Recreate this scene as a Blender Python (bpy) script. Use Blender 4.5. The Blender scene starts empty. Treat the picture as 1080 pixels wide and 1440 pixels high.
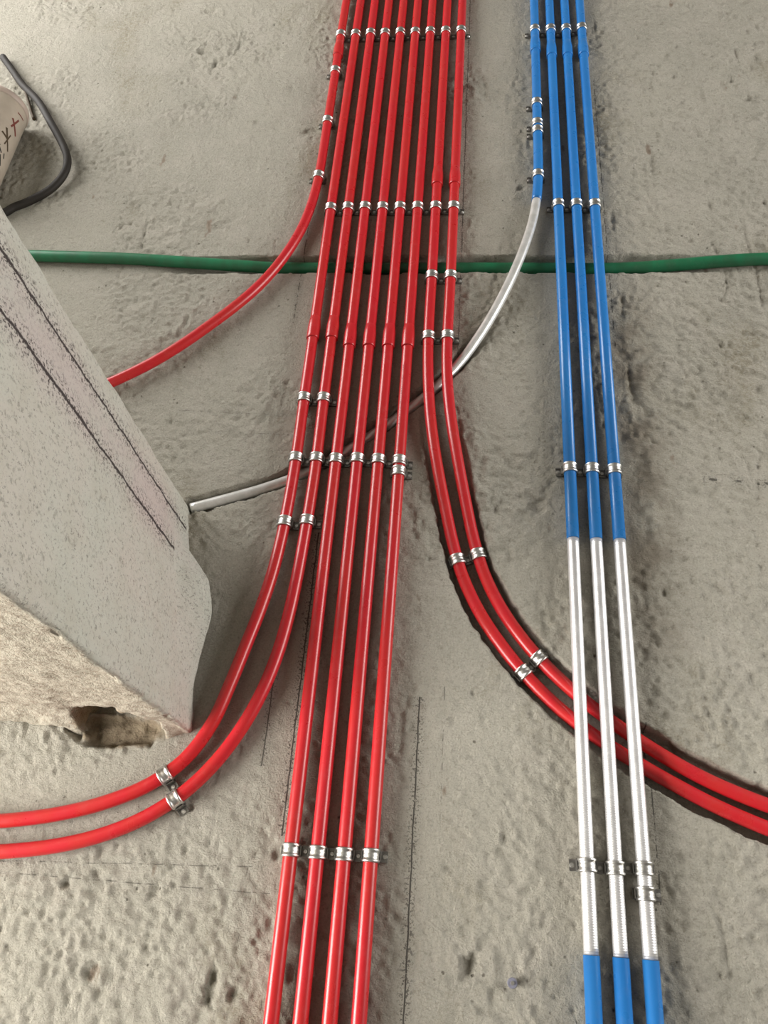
import bpy, bmesh, math
import numpy as np
from mathutils import Matrix, Vector

# ------------------------------------------------------------------ camera, world, lights, exposure
C = bpy.context.scene.collection
sc = bpy.context.scene
AX = 0.0135                                   # height of a clipped conduit's axis above the slab
cam_d = bpy.data.cameras.new('camera')
cam = bpy.data.objects.new('camera', cam_d)
C.objects.link(cam)
cam_d.sensor_fit = 'VERTICAL'
cam_d.sensor_height = 36.0
cam_d.lens = 36.0 * 1115.9 / 1440.0
cam_d.clip_start = 0.01
cam.matrix_world = Matrix(((0.994639, -0.027259, 0.099754, 0.0),
                           (0.070640, 0.883592, -0.462899, 0.0),
                           (-0.075524, 0.467464, 0.880780, 1.13 + AX),
                           (0, 0, 0, 1)))
sc.camera = cam

world = bpy.data.worlds.new('overcast_sky')
sc.world = world
world.use_nodes = True
bgn = world.node_tree.nodes['Background']
bgn.inputs['Color'].default_value = (0.86, 0.93, 1.0, 1)
bgn.inputs['Strength'].default_value = 1.0


def window_light(name, loc, rot, sx, sy, energy, col):
    l = bpy.data.lights.new(name, 'AREA')
    l.shape = 'RECTANGLE'
    l.size, l.size_y, l.energy, l.color = sx, sy, energy, col
    o = bpy.data.objects.new(name, l)
    o.location, o.rotation_euler = loc, rot
    C.objects.link(o)
    return o


HP = math.pi / 2
# daylight entering through the three window openings of the room
window_light('daylight_window_near', (-2.28, -0.65, 0.95), (0, -HP, 0), 1.5, 1.5, 138, (1.0, 0.965, 0.91))
window_light('daylight_window_far', (-2.28, 2.3, 1.05), (0, -HP, 0), 1.5, 1.9, 84, (1.0, 0.97, 0.93))
window_light('daylight_window_right', (2.78, 1.1, 1.05), (0, HP, 0), 1.5, 2.2, 84, (1.0, 0.97, 0.93))

sc.view_settings.view_transform = 'Standard'
sc.view_settings.look = 'None'
sc.view_settings.gamma = 1.0
sc.view_settings.use_curve_mapping = False
sc.view_settings.exposure = 0.40

rng = np.random.default_rng(7)


# ------------------------------------------------------------------ helpers
def tag(o, label=None, cat=None, group=None, kind=None):
    if label: o['label'] = label
    if cat: o['category'] = cat
    if group: o['group'] = group
    if kind: o['kind'] = kind
    return o


def link(name, mesh, parent=None):
    o = bpy.data.objects.new(name, mesh)
    C.objects.link(o)
    if parent: o.parent = parent
    return o


def empty(name, loc=(0, 0, 0), rz=0.0):
    o = bpy.data.objects.new(name, None)
    o.empty_display_size = 0.02
    o.location = loc
    o.rotation_euler = (0, 0, rz)
    C.objects.link(o)
    return o


def mesh_np(name, v, f, mat, smooth=True):
    m = bpy.data.meshes.new(name)
    v = np.asarray(v, dtype=np.float32)
    f = np.asarray(f, dtype=np.int32)
    m.vertices.add(len(v))
    m.vertices.foreach_set('co', v.ravel())
    k = f.shape[1]
    m.loops.add(f.size)
    m.loops.foreach_set('vertex_index', f.ravel())
    m.polygons.add(len(f))
    m.polygons.foreach_set('loop_start', np.arange(0, f.size, k, dtype=np.int32))
    m.polygons.foreach_set('use_smooth', np.full(len(f), smooth))
    m.update(calc_edges=True)
    m.validate()
    m.materials.append(mat)
    return m


def mesh_bm(name, bm, mat, smooth=False):
    m = bpy.data.meshes.new(name)
    bmesh.ops.recalc_face_normals(bm, faces=bm.faces)
    bm.to_mesh(m)
    bm.free()
    if smooth:
        for p in m.polygons: p.use_smooth = True
    m.materials.append(mat)
    return m


def box(bm, x0, x1, y0, y1, z0, z1):
    M = Matrix.Translation(((x0 + x1) / 2, (y0 + y1) / 2, (z0 + z1) / 2)) @ Matrix.Diagonal((x1 - x0, y1 - y0, z1 - z0, 1))
    bmesh.ops.create_cube(bm, size=1.0, matrix=M)


def grid_faces(n, m, wrap=False):
    i = np.arange(n - 1)[:, None]
    j = np.arange(m if wrap else m - 1)[None, :]
    j2 = (j + 1) % m
    return np.stack([i * m + j, i * m + j2, (i + 1) * m + j2, (i + 1) * m + j], -1).reshape(-1, 4)


def catmull(P, step=0.012):
    P = np.array(P, float)
    Q = np.vstack([2 * P[0] - P[1], P, 2 * P[-1] - P[-2]])
    out = []
    for i in range(1, len(Q) - 2):
        a, b, c, d = Q[i - 1:i + 3]
        n = max(1, min(60, int(np.linalg.norm(c - b) / step)))
        t = np.linspace(0, 1, n, endpoint=False)[:, None]
        out.append(.5 * (2 * b + (c - a) * t + (2 * a - 5 * b + 4 * c - d) * t ** 2 + (3 * b - a - 3 * c + d) * t ** 3))
    out.append(P[-1:])
    return np.vstack(out)


def tube_mesh(name, P, R, mat, seg=20, cap=True):
    """Round tube along the points P; R is one radius or one per point."""
    P = np.asarray(P, float)
    n = len(P)
    R = np.full(n, R) if np.isscalar(R) else np.asarray(R, float)
    T = np.gradient(P, axis=0)
    for i in range(n):                        # doubled stations keep the neighbour's direction
        if np.linalg.norm(T[i]) < 1e-9: T[i] = P[min(n - 1, i + 2)] - P[max(0, i - 2)]
    T /= np.linalg.norm(T, axis=1)[:, None]
    up = np.array([0, 0, 1.0])
    S = np.cross(T, up)
    S /= np.linalg.norm(S, axis=1)[:, None]
    N = np.cross(S, T)
    a = np.linspace(0, 2 * np.pi, seg, endpoint=False)
    V = P[:, None, :] + R[:, None, None] * (np.cos(a)[None, :, None] * S[:, None, :] + np.sin(a)[None, :, None] * N[:, None, :])
    F = grid_faces(n, seg, True)
    V = V.reshape(-1, 3)
    if cap:
        V = np.vstack([V, P[:1], P[-1:]])
        j = np.arange(seg)
        j2 = (j + 1) % seg
        c0, c1 = n * seg, n * seg + 1
        F = np.vstack([F, np.stack([np.full(seg, c0), j2, j, j], -1)[:, [0, 1, 2, 2]],
                       np.stack([np.full(seg, c1), (n - 1) * seg + j, (n - 1) * seg + j2, (n - 1) * seg + j2], -1)])
        quads = F[F[:, 2] != F[:, 3]]
        tris = F[F[:, 2] == F[:, 3]][:, :3]
        m = bpy.data.meshes.new(name)
        m.from_pydata(V.tolist(), [], quads.tolist() + tris.tolist())
        m.polygons.foreach_set('use_smooth', np.array([True] * len(quads) + [False] * len(tris)))
        m.update()
        m.materials.append(mat)
        return m
    return mesh_np(name, V, F, mat)


def vnoise(x, y, scale, seed):
    """Smooth lattice noise in -1..1 at the given cell size."""
    r = np.random.default_rng(seed)
    L = r.uniform(-1, 1, (256, 256)).astype(np.float32)
    u, v = x / scale + 300.0, y / scale + 300.0
    i, j = np.floor(u).astype(int), np.floor(v).astype(int)
    fu, fv = (u - i).astype(np.float32), (v - j).astype(np.float32)
    fu = fu * fu * (3 - 2 * fu)
    fv = fv * fv * (3 - 2 * fv)
    i0, j0, i1, j1 = i & 255, j & 255, (i + 1) & 255, (j + 1) & 255
    return (L[i0, j0] * (1 - fu) + L[i1, j0] * fu) * (1 - fv) + (L[i0, j1] * (1 - fu) + L[i1, j1] * fu) * fv


def sstep(a, b, x):
    t = np.clip((x - a) / (b - a), 0, 1)
    return t * t * (3 - 2 * t)


# ------------------------------------------------------------------ materials
class NT:
    """A few shorthands for building node trees."""
    def __init__(s, name):
        s.m = bpy.data.materials.new(name)
        s.m.use_nodes = True
        s.t = s.m.node_tree
        s.b = s.t.nodes['Principled BSDF']
        s.co = s.t.nodes.new('ShaderNodeTexCoord').outputs['Object']

    def set(s, sock, v):
        if isinstance(v, bpy.types.NodeSocket): s.t.links.new(v, sock)
        else: sock.default_value = v

    def noise(s, scale, detail=4, rough=.55, co=None, dist=0.0):
        n = s.t.nodes.new('ShaderNodeTexNoise')
        s.set(n.inputs['Vector'], co if co is not None else s.co)
        n.inputs['Scale'].default_value = scale
        n.inputs['Detail'].default_value = detail
        n.inputs['Roughness'].default_value = rough
        n.inputs['Distortion'].default_value = dist
        return n.outputs['Fac']

    def voronoi(s, scale, co=None):
        n = s.t.nodes.new('ShaderNodeTexVoronoi')
        s.set(n.inputs['Vector'], co if co is not None else s.co)
        n.inputs['Scale'].default_value = scale
        return n.outputs['Distance']

    def math(s, op, a, b=0.0, c=0.0):
        n = s.t.nodes.new('ShaderNodeMath')
        n.operation = op
        for k, v in enumerate((a, b, c)): s.set(n.inputs[k], v)
        return n.outputs[0]

    def ramp(s, x, a, b, lo=0.0, hi=1.0):
        n = s.t.nodes.new('ShaderNodeMapRange')
        n.interpolation_type = 'SMOOTHSTEP'
        for k, v in enumerate((x, a, b, lo, hi)): s.set(n.inputs[k], v)
        return n.outputs[0]

    def mix(s, fac, a, b):
        n = s.t.nodes.new('ShaderNodeMix')
        n.data_type = 'RGBA'
        s.set(n.inputs[0], fac)
        s.set(n.inputs[6], a if isinstance(a, bpy.types.NodeSocket) else (*a, 1))
        s.set(n.inputs[7], b if isinstance(b, bpy.types.NodeSocket) else (*b, 1))
        return n.outputs[2]

    def mapping(s, scale=(1, 1, 1), loc=(0, 0, 0)):
        n = s.t.nodes.new('ShaderNodeMapping')
        s.set(n.inputs['Vector'], s.co)
        n.inputs['Scale'].default_value = scale
        n.inputs['Location'].default_value = loc
        return n.outputs[0]

    def sep(s, v=None):
        n = s.t.nodes.new('ShaderNodeSeparateXYZ')
        s.set(n.inputs[0], v if v is not None else s.co)
        return n.outputs

    def bump(s, h, strength, dist, normal=None):
        n = s.t.nodes.new('ShaderNodeBump')
        n.inputs['Strength'].default_value = strength
        n.inputs['Distance'].default_value = dist
        s.set(n.inputs['Height'], h)
        if normal is not None: s.set(n.inputs['Normal'], normal)
        return n.outputs[0]

    def out(s, col=None, rough=None, metal=None, normal=None, **kw):
        if col is not None: s.set(s.b.inputs['Base Color'], col if isinstance(col, bpy.types.NodeSocket) else (*col, 1))
        if rough is not None: s.set(s.b.inputs['Roughness'], rough)
        if metal is not None: s.set(s.b.inputs['Metallic'], metal)
        if normal is not None: s.set(s.b.inputs['Normal'], normal)
        for k, v in kw.items(): s.set(s.b.inputs[k], v)
        return s.m


def ink_mask(n, X, Y, wob, brk, x0, y0, x1, y1, w, dens, amt=1.0):
    """A snapped ink line: a thin broken stroke from (x0,y0) to (x1,y1) with a halo of fine spatter."""
    L = math.hypot(x1 - x0, y1 - y0)
    ux, uy = (x1 - x0) / L, (y1 - y0) / L
    dx, dy = n.math('SUBTRACT', X, x0), n.math('SUBTRACT', Y, y0)
    along = n.math('ADD', n.math('MULTIPLY', dx, ux), n.math('MULTIPLY', dy, uy))
    dist = n.math('ABSOLUTE', n.math('ADD', n.math('ADD', n.math('MULTIPLY', dx, -uy), n.math('MULTIPLY', dy, ux)), wob))
    inside = n.math('MULTIPLY', n.math('GREATER_THAN', along, 0.0), n.math('LESS_THAN', along, L))
    core = n.math('MULTIPLY', n.ramp(dist, w * .4, w, 1, 0), n.ramp(brk[0], .62 - .4 * dens, .72 - .4 * dens))
    halo = n.math('MULTIPLY', n.ramp(dist, 0.0, w * 11, 1, 0), n.ramp(brk[1], .53, .585))
    return n.math('MULTIPLY', n.math('MAXIMUM', core, n.math('MULTIPLY', halo, min(1.0, dens * 1.2))), n.math('MULTIPLY', inside, amt))


def concrete_floor():
    n = NT('bare_concrete')
    X, Y, Z = n.sep()
    big, med, fine, grain = n.noise(2.3, 4), n.noise(14, 5, .6), n.noise(100, 6, .75), n.noise(330, 5, .8)
    col = n.mix(n.ramp(big, .35, .65), (0.515, 0.485, 0.405), (0.455, 0.43, 0.36))
    col = n.mix(n.ramp(med, .42, .72, 0, .6), col, (0.56, 0.52, 0.445))
    col = n.mix(n.ramp(fine, .52, .68, 0, .5), col, (0.28, 0.25, 0.2))
    col = n.mix(n.ramp(grain, .52, .66, 0, .55), col, (0.66, 0.62, 0.54))
    col = n.mix(n.ramp(grain, .36, .48, .45, 0), col, (0.26, 0.235, 0.19))
    # olive and rusty stains of the slab
    st = n.math('MULTIPLY', n.ramp(n.noise(4.1, 5, .6, n.mapping((1, .55, 1), (3.1, 1.7, 0))), .54, .72), n.ramp(fine, .3, .6))
    col = n.mix(n.math('MULTIPLY', st, .55), col, (0.25, 0.21, 0.125))
    # dirty rough strip beside the blue conduits
    strip = n.math('MULTIPLY', n.math('MULTIPLY', n.ramp(X, .245, .265), n.ramp(X, .29, .36, 1, 0)),
                   n.math('MULTIPLY', n.ramp(Y, .3, .5), n.ramp(Y, .95, 1.15, 1, 0)))
    col = n.mix(n.math('MULTIPLY', strip, n.ramp(med, .35, .6, .2, .75)), col, (0.2, 0.165, 0.12))
    rust = n.ramp(n.noise(23, 3, .5, n.mapping((1, .4, 1), (7, 3, 0))), .69, .76, 0, .6)
    col = n.mix(rust, col, (0.19, 0.105, 0.06))
    # earth washed out of the broken pocket at the wall end
    px_, py_ = n.math('DIVIDE', n.math('ADD', X, .492), .072), n.math('DIVIDE', n.math('SUBTRACT', Y, .226), .027)
    pd = n.math('ADD', n.math('SQRT', n.math('ADD', n.math('MULTIPLY', px_, px_), n.math('MULTIPLY', py_, py_))), n.math('MULTIPLY', n.math('SUBTRACT', med, .5), .9))
    col = n.mix(n.ramp(pd, .75, 1.05, .85, 0), col, n.mix(n.ramp(fine, .4, .6), (0.24, 0.17, 0.1), (0.36, 0.28, 0.18)))
    # air holes
    pits = n.ramp(n.math('ADD', n.voronoi(46), n.math('MULTIPLY', fine, .25)), .15, .24, 1, 0)
    pits = n.math('MULTIPLY', pits, n.ramp(n.noise(6, 2), .5, .62))
    col = n.mix(n.math('MULTIPLY', pits, .75), col, (0.12, 0.1, 0.07))
    # snapped ink lines
    wob = n.math('MULTIPLY', n.math('SUBTRACT', n.noise(30, 3), .5), .004)
    brk = (n.noise(60, 4, .7), n.noise(330, 3, .6))
    ink = None
    for a in ((-.018, 3.4, -.018, 1.18, .0014, .62, .8), (-.018, 1.12, -.018, .90, .001, .5, .8), (-.056, .30, -.056, -1.2, .0015, .75, .9), (-.02, .33, -.02, .12, .001, .3, .6),
              (-.2335, .56, -.2335, .1, .0015, .85, .9), (-.2335, .06, -.2335, -1.2, .001, .3, .5), (-.274, .33, -.274, .19, .0013, .75, .8), (-.274, .12, -.274, -1.2, .001, .25, .5),
              (.262, 1.70, .262, .95, .0013, .5, .8), (.262, .28, .262, .05, .0013, .5, .8),
              (-.62, .044, -.25, .061, .001, .42, .6), (-.9, .031, -.24, .029, .001, .42, .6), (-.52, .795, -.3, .79, .0008, .4, .5),
              (-.44, .752, -.29, .748, .0008, .4, .5), (-.331, 1.26, -.331, 1.0, .0013, .5, .8),
              (.383, .677, .405, .6765, .003, .45, .8), (.424, .674, .448, .673, .003, .45, .8), (.468, .672, .5, .67, .003, .5, .8)):
        k = ink_mask(n, X, Y, wob, brk, *a)
        ink = k if ink is None else n.math('MAXIMUM', ink, k)
    col = n.mix(n.math('MULTIPLY', ink, .93), col, (0.022, 0.018, 0.016))
    h = n.math('ADD', n.math('ADD', n.math('MULTIPLY', fine, .75), n.math('MULTIPLY', grain, .45)), n.math('MULTIPLY', n.noise(190, 4, .7), .5))
    h = n.math('SUBTRACT', h, n.math('MULTIPLY', pits, .9))
    return n.out(col, n.ramp(fine, .3, .7, .8, .95), normal=n.bump(h, 1.0, .0085), **{'Specular IOR Level': .25})


def concrete_pier():
    n = NT('pier_render')
    X, Y, Z = n.sep()
    big, med, fine, grain = n.noise(5, 4), n.noise(22, 5, .6), n.noise(120, 5, .65), n.noise(420, 3, .7)
    col = n.mix(n.ramp(big, .35, .65), (0.52, 0.525, 0.455), (0.545, 0.52, 0.455))
    col = n.mix(n.ramp(med, .45, .75, 0, .5), col, (0.46, 0.445, 0.37))
    col = n.mix(n.ramp(n.noise(210, 4, .8), .55, .64, 0, .7), col, (0.17, 0.16, 0.14))
    col = n.mix(n.ramp(fine, .55, .68, 0, .55), col, (0.25, 0.24, 0.2))
    # the bare rubble end (facing the viewer) is a warmer mortar
    wf = n.math('MULTIPLY', n.ramp(n.math('ADD', Y, n.math('MULTIPLY', n.math('SUBTRACT', med, .5), .02)), .245, .265, 1, 0), n.ramp(X, -.392, -.384, 1, 0))
    warm = n.mix(n.ramp(fine, .4, .65), (0.45, 0.41, 0.33), (0.31, 0.265, 0.205))
    warm = n.mix(n.ramp(grain, .5, .7, 0, .5), warm, (0.54, 0.5, 0.42))
    col = n.mix(wf, col, warm)
    # earth-brown broken pocket near the foot
    dx, dz = n.math('DIVIDE', n.math('ADD', X, .482), .066), n.math('DIVIDE', n.math('SUBTRACT', Z, .02), .095)
    d = n.math('SQRT', n.math('ADD', n.math('MULTIPLY', dx, dx), n.math('MULTIPLY', dz, dz)))
    hol = n.math('MULTIPLY', n.ramp(n.math('ADD', d, n.math('MULTIPLY', n.math('SUBTRACT', med, .5), .7)), .8, 1.05, 1, 0), n.ramp(Y, .36, .42, 1, 0))
    col = n.mix(n.math('MULTIPLY', hol, .85), col, n.mix(n.ramp(fine, .4, .6), (0.24, 0.17, 0.1), (0.36, 0.28, 0.18)))
    # two plumb ink lines with spatter, drawn along the side face
    wob = n.math('MULTIPLY', n.math('SUBTRACT', n.noise(45, 6, .8), .5), .012)
    brk = (n.noise(70, 5, .8), n.noise(230, 4, .7))
    ink = None
    for a in ((.553, .01, .553, 2.0, .0030, 1.0), (.487, .075, .487, 2.0, .0034, 1.05)):
        k = ink_mask(n, Y, Z, wob, brk, *a)
        ink = k if ink is None else n.math('MAXIMUM', ink, k)
    ink = n.math('MULTIPLY', ink, n.ramp(X, -.50, -.49))
    # faint pink chalk dust between the lines
    pink = n.math('MULTIPLY', n.ramp(n.math('ABSOLUTE', n.math('SUBTRACT', Y, .515)), .02, .07, 1, 0), n.ramp(big, .4, .6, .1, .4))
    col = n.mix(n.math('MULTIPLY', pink, n.ramp(X, -.50, -.49)), col, (0.52, 0.42, 0.42))
    col = n.mix(n.math('MULTIPLY', ink, .93), col, (0.025, 0.017, 0.018))
    h = n.math('ADD', fine, n.math('MULTIPLY', grain, .6))
    return n.out(col, .9, normal=n.bump(h, .9, .004), **{'Specular IOR Level': .25})


def plastic(name, a, b, rough=.28, coat=0.0):
    n = NT(name)
    f = n.noise(9, 3, .5, n.mapping((4, .6, 4)))
    dust = n.ramp(n.noise(60, 5, .7), .5, .8, 0, .06)
    col = n.mix(n.ramp(f, .35, .65), a, b)
    col = n.mix(dust, col, (0.5, 0.42, 0.38))
    return n.out(col, n.ramp(n.noise(40, 3), .3, .7, rough - .01, rough + .04), **{'Coat Weight': coat, 'Coat Roughness': .2})


def steel():
    n = NT('galvanised_steel')
    f = n.noise(120, 4, .6)
    return n.out(n.mix(n.ramp(f, .35, .65), (0.78, 0.77, 0.74), (0.58, 0.57, 0.54)), n.ramp(f, .3, .7, .32, .45), 1.0,
                 normal=n.bump(f, .15, .001))


def ribbed_silver():
    n = NT('ribbed_silver_foil')
    w = n.t.nodes.new('ShaderNodeTexWave')
    w.bands_direction = 'Y'
    w.inputs['Scale'].default_value = 105
    w.inputs['Distortion'].default_value = .25
    n.set(w.inputs['Vector'], n.co)
    f = n.noise(30, 4, .6)
    col = n.mix(n.ramp(f, .35, .65), (0.84, 0.83, 0.83), (0.72, 0.71, 0.71))
    return n.out(col, .40, .7, normal=n.bump(w.outputs['Fac'], .24, .0007))


def smooth_silver():
    n = NT('smooth_silver_tube')
    f = n.noise(50, 4, .6)
    col = n.mix(n.ramp(f, .35, .65), (0.82, 0.81, 0.78), (0.7, 0.69, 0.65))
    return n.out(col, .3, .45, normal=n.bump(f, .12, .001))


def plain(name, col, rough=.8, metal=0.0, var=.15):
    n = NT(name)
    f = n.noise(25, 4, .6)
    return n.out(n.mix(n.ramp(f, .3, .7), col, tuple(c * (1 - var) for c in col)), rough, metal)


M_FLOOR, M_PIER = concrete_floor(), concrete_pier()
M_RED = plastic('red_plastic', (0.52, 0.016, 0.024), (0.505, 0.022, 0.022))
M_BLUE = plastic('blue_plastic', (0.02, 0.175, 0.5), (0.025, 0.195, 0.53))
M_GREEN = plastic('green_plastic', (0.012, 0.165, 0.07), (0.018, 0.125, 0.055), .4)
M_STEEL, M_RIB, M_SILV = steel(), ribbed_silver(), smooth_silver()
M_DARKSTEEL = plain('dull_steel', (0.34, 0.33, 0.31), .42, 1.0)
M_CABLE = plain('black_rubber', (0.017, 0.012, 0.008), .7, 0, .3)
M_TUBE = plain('beige_plastic', (0.45, 0.385, 0.305), .5, 0, .12)
M_TUBE_END = plain('pinkish_plastic', (0.46, 0.37, 0.31), .5, 0, .12)
M_INK = plain('black_marker', (0.02, 0.02, 0.02), .7)
M_INK_RED = plain('red_brown_marker', (0.16, 0.03, 0.02), .7)
M_INK_BR = plain('brown_marker', (0.07, 0.045, 0.02), .7)
M_PRINT = plain('print_on_red', (0.30, 0.006, 0.012), .5)
M_WALL = plain('plaster_wall', (0.12, 0.113, 0.10), .9)
M_FRAME = plain('window_frame_paint', (0.6, 0.6, 0.58), .5)

# ------------------------------------------------------------------ conduit courses (metres, slab surface at z = 0)
Z = AX
R0 = 0.0097
YN, YF = -1.57, 3.77                            # where the straight runs leave
P1 = [(-.3225, YF, Z), (-.3225, 2.4, Z), (-.3225, 1.9, Z), (-.3217, 1.7, Z), (-.3215, 1.6, Z), (-.3215, 1.5394, Z), (-.3212, 1.4788, Z), (-.3214, 1.4182, Z), (-.3236, 1.3576, Z), (-.3291, 1.2973, Z), (-.3396, 1.2379, Z), (-.3572, 1.1801, Z), (-.3812, 1.1245, Z), (-.4116, 1.0724, Z), (-.4483, 1.0245, Z), (-.4888, .9792, Z), (-.5309, .9356, Z), (-.576, .8955, Z), (-.6251, .8603, Z), (-.6771, .8291, Z), (-.7309, .8011, Z), (-.7862, .7767, Z), (-.8429, .7553, Z), (-.9, .738, Z), (-1.2, .70, Z), (-2.1, .70, Z)]
P2 = [(-.2865, YF, Z), (-.2865, 1.9, Z), (-.2865, 1.3, Z), (-.2855, .9, Z), (-.2855, .8396, Z), (-.2851, .7793, Z), (-.2846, .7189, Z), (-.2851, .6586, Z), (-.2868, .5982, Z), (-.2902, .5379, Z), (-.2963, .478, Z), (-.3067, .4189, Z), (-.3204, .3603, Z), (-.3346, .3015, Z), (-.3520, .2420, Z), (-.3825, .1906, Z), (-.4270, .1535, Z), (-.4821, .1273, Z), (-.54, .1092, Z), (-.5992, .0973, Z), (-.659, .0897, Z), (-.7191, .0847, Z), (-.7793, .0814, Z), (-.9, .078, Z), (-2.1, .07, Z)]
P3 = [(-.2510, YF, Z), (-.2510, 1.9, Z), (-.2508, 1.3, Z), (-.2505, .9, Z), (-.2505, .8395, Z), (-.25, .7789, Z), (-.2495, .7184, Z), (-.2496, .6579, Z), (-.2509, .5974, Z), (-.253, .5369, Z), (-.256, .4765, Z), (-.2608, .4161, Z), (-.2692, .3562, Z), (-.2837, .2976, Z), (-.3062, .2415, Z), (-.3371, .1895, Z), (-.3769, .1446, Z), (-.4255, .1093, Z), (-.4803, .084, Z), (-.5385, .0672, Z), (-.5981, .0569, Z), (-.6583, .0504, Z), (-.7186, .0457, Z), (-.779, .0424, Z), (-.9, .039, Z), (-2.1, .03, Z)]
P8 = [(-.0725, YF, Z), (-.0725, 1.9, Z), (-.0725, 1.3, Z), (-.0725, 1.15, Z), (-.0725, 1.0894, Z), (-.0728, 1.0287, Z), (-.0726, .9681, Z), (-.071, .9075, Z), (-.0674, .847, Z), (-.0616, .7867, .0117), (-.0529, .7269, .0075), (-.0416, .6677, .0017), (-.0287, .6086, -.0039), (-.015, .5496, -.0075), (.0025, .4919, -.0087), (.0278, .4375, -.0086), (.0608, .3866, -.0085), (.0991, .3394, -.0085), (.1421, .2968, -.0085), (.19, .2602, -.0085), (.2417, .2285, -.0085), (.295, .1996, -.0085), (.3496, .1735, -.0085), (.406, .1519, -.0085), (.4638, .1336, -.0085), (.5221, .1169, -.0085), (.5809, .1025, -.0085), (.6403, .0906, -.0085), (.72, .078, -.0085), (2.6, -.17, -.0085)]
P9 = [(-.0367, YF, Z), (-.0367, 1.9, Z), (-.0367, 1.3, Z), (-.0367, 1.15, Z), (-.0369, 1.0898, Z), (-.0374, 1.0296, Z), (-.038, .9693, Z), (-.0374, .9091, Z), (-.034, .849, Z), (-.0272, .7892, .0119), (-.0176, .73, .0076), (-.0063, .6712, .0013), (.0057, .6124, -.0045), (.0188, .5537, -.0079), (.0365, .4964, -.0088), (.0623, .4424, -.0086), (.0961, .3926, -.0084), (.136, .3476, -.0085), (.1807, .3073, -.0085), (.2291, .2714, -.0085), (.2798, .2389, -.0085), (.3328, .2105, -.0085), (.3884, .1882, -.0085), (.4458, .1702, -.0085), (.5038, .1536, -.0085), (.5621, .1387, -.0085), (.621, .1263, -.0085), (.72, .111, -.0085), (2.6, -.137, -.0085)]
B1 = [(.1345, YF, Z), (.1345, 1.9, Z), (.134, 1.6, Z), (.134, 1.489, Z), (.1337, 1.4281, Z), (.1322, 1.3671, Z), (.1279, 1.3063, Z), (.1187, 1.2462, Z), (.1046, 1.1869, .0136), (.0872, 1.1284, .0136), (.0672, 1.0708, .0128), (.0438, 1.0147, .0095), (.0162, .9606, .0035), (-.016, .9093, -.0045), (-.0535, .8619, -.0098), (-.0957, .8182, -.0114), (-.1405, .7768, -.0116), (-.1868, .737, -.0115), (-.2354, .7002, -.0114), (-.2872, .6685, -.0105), (-.3421, .6427, -.0088), (-.3993, .6215, -.0080), (-.457, .6020, -.0080)]
GREEN = [(-2.1, 1.185, .0125), (-1.3, 1.178, .0125), (-.893, 1.164, .0125), (-.7, 1.158, .010), (-.56, 1.154, .002), (-.454, 1.152, -.006), (-.366, 1.151, -.011), (-.2, 1.151, -.0125), (0, 1.150, -.0125), (.1, 1.149, -.0125), (.25, 1.147, -.012), (.32, 1.147, -.009), (.40, 1.148, -.002), (.47, 1.148, .006), (.56, 1.148, .0115), (.8, 1.15, .0125), (2.6, 1.17, .0125)]
STRAIGHT = {'p4': -.2160, 'p5': -.1800, 'p6': -.1445, 'p7': -.1090, 'b2': .1705, 'b3': .2058, 'b4': .2412}

# ------------------------------------------------------------------ the slab, with its chased grooves and broken relief
xs = np.concatenate([np.linspace(-2.3, -1.32, 24, endpoint=False), np.arange(-1.32, .76, .0026), np.linspace(.77, 2.8, 40)])
ys = np.concatenate([np.linspace(-1.7, -.24, 34, endpoint=False), np.arange(-.24, 1.2, .0026), np.arange(1.2, 2.2, .0036), np.linspace(2.22, 3.9, 32)])
GX, GY = np.meshgrid(xs, ys, indexing='ij')
rough = sstep(-.25, .45, vnoise(GX, GY, .21, 11) + .45 * vnoise(GX, GY, .07, 12))
# coarse faced beyond the blue conduits and around the foot of the wall end
rough = np.maximum(rough, np.maximum(.85 * sstep(.27, .33, GX), .55 * (1 - sstep(.05, .3, GY))))
# the slab is scraped smoother along the lower left course and far field
H = .0012 * vnoise(GX, GY, .16, 1) + .0008 * vnoise(GX, GY, .06, 2)
H += (.45 + .9 * rough) * (.0009 * vnoise(GX, GY, .026, 3) + .0011 * vnoise(GX, GY, .013, 4) + .0017 * vnoise(GX, GY, .0074, 5))
ridge = vnoise(GX, GY * .45, .05, 6)
H -= .0028 * rough * np.exp(-(ridge / .10) ** 2) * sstep(.1, .6, vnoise(GX, GY, .12, 8))
strip_m = sstep(.255, .275, GX) * (1 - sstep(.30, .37, GX)) * sstep(.3, .5, GY) * (1 - sstep(.95, 1.1, GY))
H += strip_m * (.0022 * vnoise(GX, GY * .5, .022, 21) + .0014 * vnoise(GX, GY, .01, 22))
for kk in range(900):                         # broken pock marks, thickest on the coarse side
    px, py = rng.uniform(-1.25, .72), rng.uniform(-.2, 2.1)
    if kk > 420: px, py = (rng.uniform(.28, .72), rng.uniform(.3, 2.1)) if kk < 730 else (rng.uniform(-.6, .45), rng.uniform(-.15, .3))
    r = rng.choice([.004, .005, .007, .011], p=[.5, .32, .15, .03])
    i0, i1 = np.searchsorted(xs, [px - 3 * r, px + 3 * r])
    j0, j1 = np.searchsorted(ys, [py - 3 * r, py + 3 * r])
    gx, gy = GX[i0:i1, j0:j1], GY[i0:i1, j0:j1]
    a = rng.uniform(0, math.pi)
    u, v = (gx - px) * math.cos(a) + (gy - py) * math.sin(a), -(gx - px) * math.sin(a) + (gy - py) * math.cos(a)
    d = np.sqrt((u / 1.5) ** 2 + v ** 2) / r * (1 + .35 * vnoise(gx, gy, .006, 31))
    H[i0:i1, j0:j1] -= rng.uniform(.15, .38) * r * (1 - sstep(.35, 1.0, d))
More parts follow.
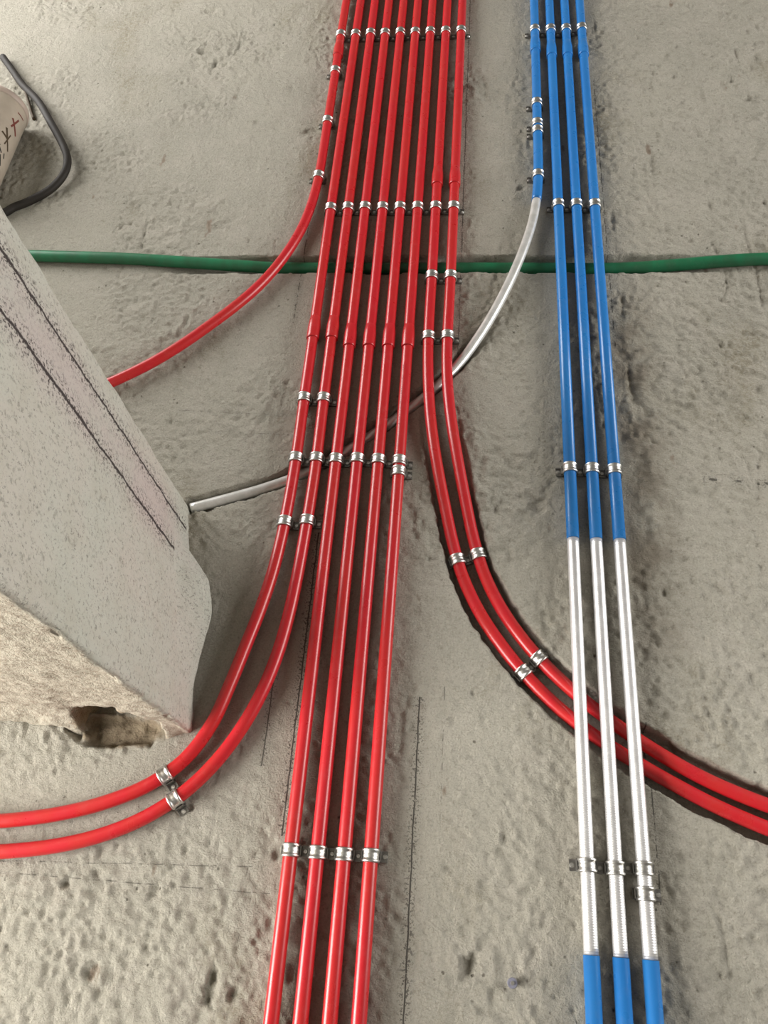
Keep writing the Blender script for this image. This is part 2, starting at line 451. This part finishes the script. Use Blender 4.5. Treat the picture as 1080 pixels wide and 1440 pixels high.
for px, py, r, dp, el, an in ((-.461, -.076, .011, .007, 1.3, 1.2), (-.454, -.040, .016, .004, 1.7, .2), (-.30, -.083, .011, .008, 2.6, 1.45), (.0226, -.036, .013, .008, 1.6, 1.3),
                              (-.27, -.085, .009, .005, 1.5, 1.0), (-.662, 1.854, .014, .006, 1.3, .9), (-.67, 2.02, .016, .006, 1.6, .1), (-.842, 1.456, .008, .004, 1.8, .3),
                              (-.52, .02, .007, .005, 1.2, 0), (.10, 1.36, .010, .004, 1.4, 0.8), (-.36, 1.55, .014, .004, 2.2, .3), (.12, .62, .02, .004, 1.3, 1.2)):
    c, s = math.cos(an), math.sin(an)
    u, v = (GX - px) * c + (GY - py) * s, -(GX - px) * s + (GY - py) * c
    d = np.sqrt((u / el) ** 2 + v ** 2) / r * (1 + .3 * vnoise(GX, GY, .007, 32))
    H -= dp * (1 - sstep(.3, 1.0, d))
# mortar thrown up along the foot of the pier
base_d = np.where((GX < -.36) & (GY < .25), np.exp(-np.clip(.225 - GY, 0, 1) / .045), 0) * sstep(-.36, -.42, GX)
H += base_d * (.010 + .0022 * vnoise(GX, GY, .02, 41) + .0016 * vnoise(GX, GY, .009, 42))
pk = np.hypot((GX + .492) / .070, (GY - .226) / .026) + .25 * vnoise(GX, GY, .02, 43) + .12 * vnoise(GX, GY, .009, 44)
H -= .022 * (1 - sstep(.6, 1.05, pk))
# keep the slab level right under the clipped runs
lvl = np.maximum(sstep(-.36, -.33, GX) * (1 - sstep(-.03, 0, GX)), sstep(.10, .125, GX) * (1 - sstep(.26, .28, GX)))
H = np.where(H > 0, H * (1 - .8 * lvl), H)
for Pc in (P1, P2, P3):
    D = np.full(GX.shape, 9.0)
    for q in catmull(Pc[4:-2], .02):
        i0, i1 = np.searchsorted(xs, [q[0] - .05, q[0] + .05])
        j0, j1 = np.searchsorted(ys, [q[1] - .05, q[1] + .05])
        D[i0:i1, j0:j1] = np.minimum(D[i0:i1, j0:j1], np.hypot(GX[i0:i1, j0:j1] - q[0], GY[i0:i1, j0:j1] - q[1]))
    H = np.where(H > 0, np.minimum(H, .0015 + .06 * np.clip(D - .016, 0, 9)), H)


def chase(course, half, clear, start):
    """Cut a groove below a sunken course."""
    global H
    P = catmull(course, .006)
    P = P[(P[:, 2] < start) & (P[:, 0] < .8)]
    W = half + .02
    D = np.full(GX.shape, 9.0, np.float32)
    B = np.zeros(GX.shape, np.float32)
    for q in P:
        i0, i1 = np.searchsorted(xs, [q[0] - W, q[0] + W])
        j0, j1 = np.searchsorted(ys, [q[1] - W, q[1] + W])
        d = np.hypot(GX[i0:i1, j0:j1] - q[0], GY[i0:i1, j0:j1] - q[1])
        s = d < D[i0:i1, j0:j1]
        D[i0:i1, j0:j1] = np.where(s, d, D[i0:i1, j0:j1])
        B[i0:i1, j0:j1] = np.where(s, q[2] - clear, B[i0:i1, j0:j1])
    e = D + .0022 * vnoise(GX, GY, .017, 51) + .0012 * vnoise(GX, GY, .007, 52)
    k = 1 - sstep(half - .0018, half + .0018, e)
    H = np.where(k > 0, H * (1 - k) + np.minimum(H, B + .0006 * vnoise(GX, GY, .012, 53)) * k, H)


mid = [tuple((np.array(a) + np.array(b)) / 2) for a, b in zip(P8[2:28], P9[2:28])]
chase(mid, .0345, .0140, .0120)
chase(B1, .0135, .0105, .0105)
ge = .003 * vnoise(GX, GY, .03, 61) + .0015 * vnoise(GX, GY, .011, 62)
gk = sstep(1.1265, 1.1305, GY + ge) * (1 - sstep(1.168, 1.172, GY + .5 * ge))
gdep = -.027 * sstep(-.68, -.46, GX) * (1 - sstep(.30, .52, GX))
H = H * (1 - gk) + np.minimum(H, gdep) * gk
# outside the finely modelled field the slab is plain
far = np.maximum(np.maximum(sstep(.74, .78, GX), sstep(-1.30, -1.36, GX)), np.maximum(sstep(2.18, 2.24, GY), sstep(-.22, -.28, GY)))
trench_far = np.where((GX > .7) & (np.abs(GY - (.0945 - .132 * (GX - .72))) < .05), -.0225, 0.0)
H = H * (1 - far) + (np.where(GX > .75, trench_far, 0)) * far
floor = link('floor', mesh_np('floor', np.stack([GX, GY, H], -1).reshape(-1, 3), grid_faces(len(xs), len(ys))[:, ::-1], M_FLOOR))
tag(floor, 'bare rough concrete slab with ink lines and chased grooves', kind='structure')
del GX, GY

# ------------------------------------------------------------------ the pier: rendered wall end rising from the slab
def build_pier():
    A, B, Cc, D = np.array((-1.75, .30)), np.array((-.381, .2280)), np.array((-.463, .608)), np.array((-1.75, .66))
    segs = []
    def side(p, q, s0, s1):
        L = np.linalg.norm(q - p)
        t = np.arange(s0, L - s1, .004)
        return p + (q - p) * (t / L)[:, None]
    far_b = A + (B - A) * np.linspace(0, .42, 10)[:, None]
    sA = far_b[-1] + 0 * A
    rc = .011
    def corner(p, c, q):
        u, v = (p - c) / np.linalg.norm(p - c), (q - c) / np.linalg.norm(q - c)
        t = np.linspace(0, 1, 7)[:, None]
        a, b = c + u * rc, c + v * rc
        return a * (1 - t) ** 2 + 2 * c * t * (1 - t) + b * t ** 2
    L1 = np.linalg.norm(B - sA)
    f1 = sA + (B - sA) * (np.arange(.004, L1 - rc, .004) / L1)[:, None]
    L2 = np.linalg.norm(Cc - B)
    f2 = B + (Cc - B) * (np.arange(rc + .003, L2 - rc, .004) / L2)[:, None]
    back = Cc + (D - Cc) * np.linspace(.03, 1, 14)[:, None]
    plan = np.vstack([far_b, f1, corner(A, B, Cc), f2, corner(B, Cc, D), back])
    T = np.gradient(plan, axis=0)
    T /= np.linalg.norm(T, axis=1)[:, None]
    N = np.stack([T[:, 1], -T[:, 0]], 1)        # outwards
    zz = np.concatenate([np.arange(-.03, .24, .004), np.arange(.24, 1.15, .009), np.linspace(1.16, 2.695, 24)])
    S = np.concatenate([[0], np.cumsum(np.linalg.norm(np.diff(plan, axis=0), axis=1))])
    SS, ZZ = np.meshgrid(S, zz, indexing='ij')
    PX, PY = np.meshgrid(plan[:, 0], zz, indexing='ij')[0], np.meshgrid(plan[:, 1], zz, indexing='ij')[0]
    isB = (PY < .31) & (np.abs(N[:, 1])[:, None] > .8) & (N[:, 1][:, None] < 0)
    wB = isB.astype(float)
    d = .0011 * vnoise(SS, ZZ, .05, 71) + .0007 * vnoise(SS, ZZ, .016, 72) + .0004 * vnoise(SS, ZZ, .008, 73)
    d += wB * (.0016 * vnoise(SS, ZZ, .03, 74) + .0013 * vnoise(SS, ZZ, .012, 75))
    # chipped arris between the two faces
    dB = np.hypot(PX - B[0], PY - B[1])
    d -= (1 - sstep(0, .02, dB)) * np.clip(.003 * vnoise(SS * 0 + .3, ZZ, .02, 76) + .002 * vnoise(SS * 0, ZZ, .009, 77), 0, 1)
    # a lip of slopped render hanging over the slab along the side face
    isA = N[:, 0][:, None] > .6
    lipy = sstep(.235, .43, PY) * (1 - sstep(.45, .535, PY))
    lipz = sstep(.000, .022, ZZ) * (1 - sstep(.03, .065 + .02 * vnoise(SS, ZZ, .06, 78), ZZ))
    d += isA * lipy * (.030 * lipz + .008 * (ZZ < .03)) * (1 + .25 * vnoise(SS, ZZ, .045, 79))
    # loose mortar at the foot of the rough face, and the broken pocket
    d += wB * .018 * (1 - sstep(-.02, .06, ZZ + .012 * vnoise(SS, ZZ, .03, 80))) * sstep(-.39, -.42, PX)
    e = np.hypot((PX + .482) / .066, (ZZ - .02) / .095) + .22 * vnoise(SS, ZZ, .03, 81) + .1 * vnoise(SS, ZZ, .012, 83)
    d -= wB * .075 * (1 - sstep(.6, 1.02, e)) * (1 + .3 * vnoise(SS, ZZ, .014, 82))
    V = np.stack([PX + d * N[:, 0][:, None], PY + d * N[:, 1][:, None], ZZ], -1)
    return mesh_np('wall_left', V.reshape(-1, 3), grid_faces(len(plan), len(zz)), M_PIER)


pier = link('wall_left', build_pier())
tag(pier, 'grey rendered wall end with two plumb ink lines and a broken pocket', kind='structure')


# ------------------------------------------------------------------ the rest of the room (behind and beside the camera)
def wall(name, axis, pos, thick, a0, a1, holes=(), label=None):
    bm = bmesh.new()
    z0, z1 = -.03, 2.7
    def bx(u0, u1, w0, w1):
        if axis == 'x': box(bm, pos, pos + thick, u0, u1, w0, w1)
        else: box(bm, u0, u1, pos, pos + thick, w0, w1)
    u = a0
    for h0, h1, hz0, hz1 in holes:
        bx(u, h0, z0, z1); bx(h0, h1, z0, hz0); bx(h0, h1, hz1, z1)
        u = h1
    bx(u, a1, z0, z1)
    o = link(name, mesh_bm(name, bm, M_WALL))
    return tag(o, label, kind='structure')


WIN = (('x', -2.24, -1.45, .15, .2, 1.7), ('x', -2.24, 1.3, 3.3, .3, 1.8), ('x', 2.74, 0.0, 2.2, .3, 1.8))
wall('wall_side', 'x', -2.3, .12, -1.7, 3.9, [WIN[0][2:], WIN[1][2:]], 'plain plaster wall with two window openings')
wall('wall_right', 'x', 2.68, .12, -1.7, 3.9, [WIN[2][2:]], 'plain plaster wall with one window opening')
wall('wall_far', 'y', 3.78, .12, -2.18, 2.68, (), 'plain plaster wall closing the far end')
wall('wall_near', 'y', -1.7, .12, -2.18, 2.68, (), 'plain plaster wall behind the viewer')
bm = bmesh.new(); box(bm, -2.3, 2.8, -1.7, 3.9, 2.7, 2.82)
tag(link('ceiling', mesh_bm('ceiling', bm, M_WALL)), 'plain plaster ceiling', kind='structure')
for k, (ax, pos, a0, a1, z0, z1) in enumerate(WIN):
    bm = bmesh.new()
    t = .02
    for u0, u1, w0, w1 in ((a0, a0 + .05, z0, z1), (a1 - .05, a1, z0, z1), (a0, a1, z0, z0 + .05), (a0, a1, z1 - .05, z1), ((a0 + a1) / 2 - .025, (a0 + a1) / 2 + .025, z0, z1)):
        if ax == 'x': box(bm, pos - t, pos + t, u0, u1, w0, w1)
        else: box(bm, u0, u1, pos - t, pos + t, w0, w1)
    n_ = 'window_%d' % (k + 1)
    tag(link(n_, mesh_bm(n_, bm, M_FRAME)), 'painted window frame in its opening', kind='structure')


# ------------------------------------------------------------------ conduits
def bell(name, course, y_open, mat, parent, length=.05):
    """Swollen socket end: tapers up from the pipe and stops square at y_open."""
    P = catmull(course, .006)
    i = np.argmin(np.abs(P[:, 1] - y_open))
    c = P[i]
    ts = np.array([0, 0, .0005, .003, length * .62, length, length + .001])
    rr = np.array([R0 * .96, R0 + .0017, R0 + .0021, R0 + .0022, R0 + .0020, R0 + .0002, R0 * .97])
    j = min(len(P) - 1, i + 3)
    dirv = (P[i] - P[j]) / np.linalg.norm(P[i] - P[j])
    if dirv[1] < 0: dirv = -dirv
    Q = c + dirv * ts[:, None]
    Q[0] = c + dirv * -.0002
    return link(name, tube_mesh(name, Q, rr, mat, 24, False), parent)


def conduit(name, label, course, mat, sock=None, parts=None, group=None, cat='conduit'):
    root = empty(name, (0, 0, 0))
    tag(root, label, cat, group)
    link('pipe', tube_mesh('pipe', catmull(course), R0, mat, 24), root)
    if sock: bell('coupling', course, sock, mat, root)
    return root


def run(x): return [(x, YF, Z), (x, 1.2, Z), (x, YN, Z)]


conduit('red_conduit', 'red conduit curving off alone across the green pipe towards the grey wall end', P1, M_RED, 1.792)
conduit('red_conduit', 'inner red conduit of the pair hugging the foot of the grey wall end', P2, M_RED, .948)
conduit('red_conduit', 'outer red conduit of the pair bending round the grey wall end', P3, M_RED, .948)
conduit('red_conduit', 'straight red conduit right next to the pair that bends round the wall end', run(STRAIGHT['p4']), M_RED, .948)
conduit('red_conduit', 'straight red conduit second from the pair that bends round the wall end', run(STRAIGHT['p5']), M_RED, .948)
conduit('red_conduit', 'straight red conduit third from the pair that bends round the wall end', run(STRAIGHT['p6']), M_RED, .948)
p7 = conduit('red_conduit', 'straight red conduit with a faint printed line, edge of the straight four', run(STRAIGHT['p7']), M_RED, .948)
conduit('red_conduit', 'red conduit of the sunken curving pair, the one nearer the straight four', P8, M_RED, 1.352)
conduit('red_conduit', 'red conduit of the sunken curving pair, the one nearer the blue conduits', P9, M_RED, 1.352)

# faint print along the straight conduit: tiny strokes wrapped on its upper left
V, F = [], []
yy = .885
while yy > .70:
    h = rng.uniform(.0015, .0034)
    for a0, a1 in ((1.95, 2.0), (2.1, 2.15)) if rng.random() < .5 else ((1.95, 2.15),):
        b = len(V)
        for y_, a in ((yy, a0), (yy, a1), (yy - h, a1), (yy - h, a0)):
            V.append((STRAIGHT['p7'] + (R0 + .00012) * math.cos(a), y_, Z + (R0 + .00012) * math.sin(a)))
        F.append((b, b + 1, b + 2, b + 3))
    yy -= h + rng.uniform(.0012, .0028)
link('printed_line', mesh_np('printed_line', V, F, M_PRINT, False), p7)

# blue conduits; three carry a ribbed silver length, the fourth goes over into a plain silver tube
Y_S0, Y_S1 = .556, -.012
for nm, lab in (('b2', 'blue conduit with ribbed silver length, edge of the three facing the red conduits'),
                ('b3', 'blue conduit with ribbed silver length, middle one of the three'),
                ('b4', 'blue conduit with ribbed silver length, edge of the three away from the red conduits')):
    x = STRAIGHT[nm]
    root = tag(empty('blue_conduit'), lab, 'conduit')
    link('pipe', tube_mesh('pipe', [(x, YF, Z), (x, 2, Z), (x, 1, Z), (x, Y_S0, Z)], R0, M_BLUE, 24), root)
    link('pipe', tube_mesh('pipe', [(x, Y_S1, Z), (x, -.5, Z), (x, -1, Z), (x, YN, Z)], R0 + .0004, M_BLUE, 24), root)
    yv = np.linspace(Y_S0 - .0005, Y_S1 + .0005, 60)
    s = link('silver_sleeve', tube_mesh('silver_sleeve', np.stack([np.full(60, x), yv, np.full(60, Z)], 1), R0 - .0006, M_RIB, 24), root)
    s['label'] = 'ribbed silver length'
    bell('coupling', run(x), 1.790, M_BLUE, root)
root = tag(empty('blue_conduit'), 'blue conduit that turns into a plain silver tube dipping under the red conduits', 'conduit')
PB = catmull(B1, .008)
cut = np.argmin(np.abs(PB[:, 1] - 1.305))
link('pipe', tube_mesh('pipe', PB[:cut + 1], R0, M_BLUE, 24), root)
s = link('silver_tube', tube_mesh('silver_tube', PB[cut - 1:], R0 - .0008, M_SILV, 24), root)
s['label'] = 'bare silver tube'
bell('coupling', B1, 1.790, M_BLUE, root)

g = link('green_pipe', tube_mesh('green_pipe', catmull(GREEN, .02), .0115, M_GREEN, 24))
tag(g, 'green plastic pipe lying in a groove crosswise beneath all the conduits', 'pipe')


# ------------------------------------------------------------------ steel clips
def clip_meshes(flip):
    bm = bmesh.new()                           # springy band over the pipe, beaded at both rims
    prof = [(-.0085, .0003), (-.0085, .0016), (-.0072, .0026), (-.0054, .0024), (-.0044, .0013), (-.0015, .0012), (0, .0016), (.0015, .0012),
            (.0044, .0013), (.0054, .0024), (.0072, .0026), (.0085, .0016), (.0085, .0003)]
    ang = np.radians(np.linspace(-42, 222, 23))
    rows = []
    for a in ang:
        rows.append([bm.verts.new(((R0 + h) * math.cos(a), y, (R0 + h) * math.sin(a))) for y, h in prof])
    k = len(prof)
    for r0, r1 in zip(rows[:-1], rows[1:]):
        for i in range(k): bm.faces.new((r0[i], r0[(i + 1) % k], r1[(i + 1) % k], r1[i]))
    bm.faces.new(rows[0]); bm.faces.new(rows[-1][::-1])
    band = mesh_bm('band', bm, M_STEEL, True)
    bm = bmesh.new()                           # base plate with two upright cheeks
    s = -1 if flip else 1
    x0, x1 = sorted((-.0142 * s, .0214 * s))
    zb = -AX
    box(bm, x0, x1, -.0065, .0065, zb + .0002, zb + .0016)
    for q in (-1, 1):
        box(bm, x0, x1, q * .0065 - .0006, q * .0065 + .0006, zb + .0002, zb + .0036)
        xc = q * .0127
        box(bm, xc - .0007, xc + .0007, -.006, .006, zb + .0016, -.0015)
    base = mesh_bm('base_plate', bm, M_DARKSTEEL)
    bm = bmesh.new()                           # screw head with a slot
    cx = .0178 * s
    bmesh.ops.create_cone(bm, cap_ends=True, segments=14, radius1=.0034, radius2=.0026, depth=.0018, matrix=Matrix.Translation((cx, 0, zb + .0025)))
    bmesh.ops.create_cone(bm, cap_ends=True, segments=10, radius1=.0012, radius2=.0010, depth=.0008, matrix=Matrix.Translation((cx, 0, zb + .0037)))
    return band, base, mesh_bm('screw', bm, M_STEEL)


CLIP = {False: clip_meshes(False), True: clip_meshes(True)}


def clip(x, y, label, group, rz=0.0, z=Z, flip=False, jit=.0012):
    o = empty('pipe_clip', (x, y + rng.uniform(-jit, jit), z), rz + rng.uniform(-.02, .02))
    tag(o, label, 'pipe clip', group)
    for nm, m in zip(('band', 'base_plate', 'screw'), CLIP[flip]): link(nm, m, o)
    return o


def at_y(course, y):
    P = catmull(course, .004)
    i = np.argmin(np.abs(P[:, 1] - y))
    t = P[min(i + 2, len(P) - 1)] - P[max(0, i - 2)]
    return P[i], math.atan2(t[1], t[0]) + HP   # run direction is -y when straight


def near(course, x, y):
    P = catmull(course, .004)
    i = np.argmin(np.hypot(P[:, 0] - x, P[:, 1] - y))
    t = P[min(i + 2, len(P) - 1)] - P[max(0, i - 2)]
    return P[i], math.atan2(t[1], t[0]) + HP


def clip_on(course, y, label, group, flip=False, x=None):
    p, rz = at_y(course, y) if x is None else near(course, x, y)
    return clip(p[0], p[1], label, group, rz, p[2], flip, 0)


XR = [-.3225, -.2865, -.2510, -.2160, -.1800, -.1445, -.1090, -.0725, -.0367]
XR3 = [-.2848, -.2495, -.2160, -.1800, -.1445, -.1090]
WHO = ['lone red conduit that curves away', 'inner bending red conduit', 'outer bending red conduit', 'straight red conduit beside the bending pair',
       'second straight red from the bending pair', 'third straight red from the bending pair', 'straight red conduit beside the sunken pair',
       'sunken red conduit beside the straight four', 'sunken red conduit facing the blue ones']
WHOB = ['blue conduit with the silver bend', 'blue conduit facing the red ones', 'middle blue conduit', 'blue conduit farthest from the red ones']
for x, w in zip(XR, WHO): clip(x, 1.876, 'steel clip in row of nine, on the ' + w, 'clips of the nine-clip red row')
for x, w in zip(XR[1:], WHO[1:]): clip(x, 1.290, 'steel clip in row of eight, on the ' + w, 'clips of the eight-clip red row')
for x, w in zip(XR3, WHO[1:7]): clip(x, .691, 'steel clip in row of six, on the ' + w, 'clips of the six-clip red row')
clip(XR3[-1], .668, 'second steel clip doubled up close behind the row of six', None)
for x, w in zip(XR[3:7], WHO[3:7]): clip(x, .083, 'steel clip in red row of four, on the ' + w, 'clips of the four-clip red row')
clip_on(P1, 1.738, 'steel clip on the lone curving red conduit just past its coupling', None, True)
clip_on(P1, 1.563, 'steel clip midway along the lone red conduit, between two others', None, True)
clip_on(P1, 1.387, 'steel clip where the lone red conduit starts to curve away', None, True)
for c, w in ((P8, WHO[7]), (P9, WHO[8])):
    clip_on(c, 1.102, 'steel clip right beside the green pipe, on the ' + w, 'clips on the red pair by the green pipe')
    clip_on(c, .956, 'steel clip close before the silver tube, on the ' + w, 'clips on the red pair by the silver tube')
for c, w in ((P2, WHO[1]), (P3, WHO[2])):
    clip_on(c, .817, 'steel clip between coupling and silver tube, on the ' + w, 'clips on the bending pair after the couplings')
    clip_on(c, .572, 'steel clip where the curve begins, on the ' + w, 'clips on the bending pair at the curve start')
clip_on(P2, .167, 'steel clip on the inner bending conduit at the wall end foot', None, x=-.408)
clip_on(P3, .138, 'steel clip on the outer bending conduit at the wall end foot', None, x=-.3844)
clip_on(P8, .521, 'steel clip at the first bend of the sunken conduit nearer the straight four', None, x=-.012)
clip_on(P9, .532, 'steel clip at the first bend of the sunken conduit nearer the blue ones', None, x=.018)
clip_on(P8, .3446, 'steel clip before the silver lengths on the sunken conduit nearer the straight four', None, x=.0923)
clip_on(P9, .3663, 'steel clip before the silver lengths on the sunken conduit nearer the blue ones', None, x=.1177)
for x, w in zip((.1345, .1705, .2058, .2412), WHOB): clip(x, 1.870, 'steel clip in blue row of four, on the ' + w, 'clips of the four-clip blue row', flip=True)
clip_on(B1, 1.606, 'lone steel clip between the blue couplings and the doubled clips', None, True)
clip_on(B1, 1.538, 'first of two steel clips doubled up on the blue conduit with silver bend', None, True)
clip_on(B1, 1.515, 'second of two steel clips doubled up on the blue conduit with silver bend', None, True)
clip_on(B1, 1.378, 'steel clip on the blue conduit just before its silver tube', None, True)
for nm, w in zip(('b2', 'b3', 'b4'), WHOB[1:]):
    clip(STRAIGHT[nm], 1.292, 'steel clip near the green pipe, on the ' + w, 'clips of the blue row near the green pipe', flip=True)
    clip(STRAIGHT[nm], .682, 'steel clip before the silver length, on the ' + w, 'clips of the blue row before the silver', flip=True)
    clip(STRAIGHT[nm], .089, 'steel clip round the silver length of the ' + w, 'clips on the ribbed silver lengths', flip=True)
clip(STRAIGHT['b4'], .062, 'extra steel clip doubled behind the row on the silver lengths', None)

# ------------------------------------------------------------------ beige pipe with marker writing, and the black cable beside it
TX, TR, TE = -1.060, .055, 1.575
tube = tag(empty('drain_pipe', (TX, TE, 0)), 'beige plastic drain pipe with hand-written marks lying behind the wall end', 'pipe')


def tube_part(name, prof, mat):
    V = []
    a = np.linspace(0, 2 * np.pi, 48, endpoint=False)
    for y, r in prof: V.append(np.stack([r * np.cos(a), np.full(48, y), TR + .002 + r * np.sin(a)], 1))
    return link(name, mesh_np(name, np.vstack(V), grid_faces(len(prof), 48, True), mat), tube)


tube_part('pipe_wall', [(-.01, TR - .005), (0, TR - .005), (0, TR), (-.02, TR), (-.14, TR), (-.255, TR), (-.255, TR - .005), (-.2, TR - .005)], M_TUBE)
tube_part('end_ring', [(.001, TR - .004), (.001, TR + .0018), (-.004, TR + .002), (-.012, TR + .002), (-.013, TR + .0002)], M_TUBE_END)


def strokes(name, items, mat):
    """Marker strokes on the pipe: (y along the pipe, angle round it) pairs."""
    V, F = [], []
    for (y0, a0), (y1, a1), w in items:
        a0, a1 = a0 - .72, a1 - .72
        d = np.array([y1 - y0, (a1 - a0) * TR])
        d /= np.linalg.norm(d)
        nrm = np.array([-d[1], d[0]]) * w / 2
        n = 5
        b = len(V)
        for t in np.linspace(0, 1, n):
            for s_ in (-1, 1):
                y = y0 + (y1 - y0) * t + s_ * nrm[0]
                a = a0 + (a1 - a0) * t + s_ * nrm[1] / TR
                V.append(((TR + .0003) * math.cos(a), y, TR + .002 + (TR + .0003) * math.sin(a)))
        for i in range(n - 1): F.append((b + 2 * i, b + 2 * i + 1, b + 2 * i + 3, b + 2 * i + 2))
    return link(name, mesh_np(name, V, F, mat), tube)


# characters read along the pipe; angle falls towards the slab on the visible side
strokes('marker_character', [((-.062, 1.05), (-.092, .62), .005), ((-.050, .78), (-.085, .98), .004), ((-.034, .55), (-.036, .95), .003)], M_INK_RED)
strokes('marker_character', [((-.098, 1.12), (-.122, .92), .005), ((-.116, 1.22), (-.122, .92), .005), ((-.122, .92), (-.146, .68), .0045), ((-.105, .85), (-.140, .95), .003)], M_INK_BR)
strokes('marker_character', [((-.140, 1.42), (-.166, .92), .0035), ((-.150, 1.48), (-.176, 1.0), .0035), ((-.160, 1.52), (-.188, 1.02), .0035), ((-.135, 1.35), (-.165, 1.55), .003),
                             ((-.150, 1.1), (-.180, 1.25), .003), ((-.172, .95), (-.195, .75), .004), ((-.16, .8), (-.172, .72), .003)], M_INK)
strokes('marker_character', [((-.245, 1.38), (-.285, 1.0), .005), ((-.252, 1.2), (-.27, 1.35), .004)], M_INK_BR)

CB = [(-1.1653, 1.8383, .010), (-1.119, 1.7773, .009), (-1.0829, 1.7293, .009), (-1.0219, 1.6607, .012), (-.9643, 1.5746, .020), (-.9059, 1.4833, .024), (-.8852, 1.4361, .022), (-.8865, 1.3957, .018), (-.9098, 1.3585, .012), (-.9497, 1.3275, .009), (-.9743, 1.3127, .009), (-1.04, 1.275, .009), (-1.3, 1.245, .009)]
cable = tag(empty('rubber_cable', (-.95, 1.5, 0)), 'dark rubber cable looping out beside the beige pipe', 'cable')
cm = link('sheath', tube_mesh('sheath', np.array(catmull(CB, .01)) - [-.95, 1.5, 0], .0085, M_CABLE, 14), cable)
cm2 = link('wire_tail', tube_mesh('wire_tail', np.array(catmull([(-1.078, 1.724, .010), (-1.064, 1.695, .008), (-1.048, 1.662, .006), (-1.034, 1.632, .005), (-1.020, 1.606, .005)], .006)) - [-.95, 1.5, 0], .0036, M_INK_BR, 10), cable)

# screw anchor left in the slab
bm = bmesh.new()
bmesh.ops.create_cone(bm, cap_ends=True, segments=14, radius1=.0048, radius2=.0042, depth=.012, matrix=Matrix.Translation((0, 0, 0)))
bmesh.ops.create_cone(bm, cap_ends=True, segments=14, radius1=.0062, radius2=.0056, depth=.002, matrix=Matrix.Translation((0, 0, .006)))
an = tag(empty('wall_plug', (.0751, -.0488, .001)), 'small grey plastic plug stuck in the concrete near the silver lengths', 'wall plug')
link('sleeve', mesh_bm('sleeve', bm, plain('grey_plug_plastic', (0.2, 0.2, 0.25), .5)), an)
bm = bmesh.new()
bmesh.ops.create_cone(bm, cap_ends=True, segments=10, radius1=.0026, radius2=.0022, depth=.003, matrix=Matrix.Translation((0, 0, .0078)))
link('screw', mesh_bm('screw', bm, M_STEEL), an)
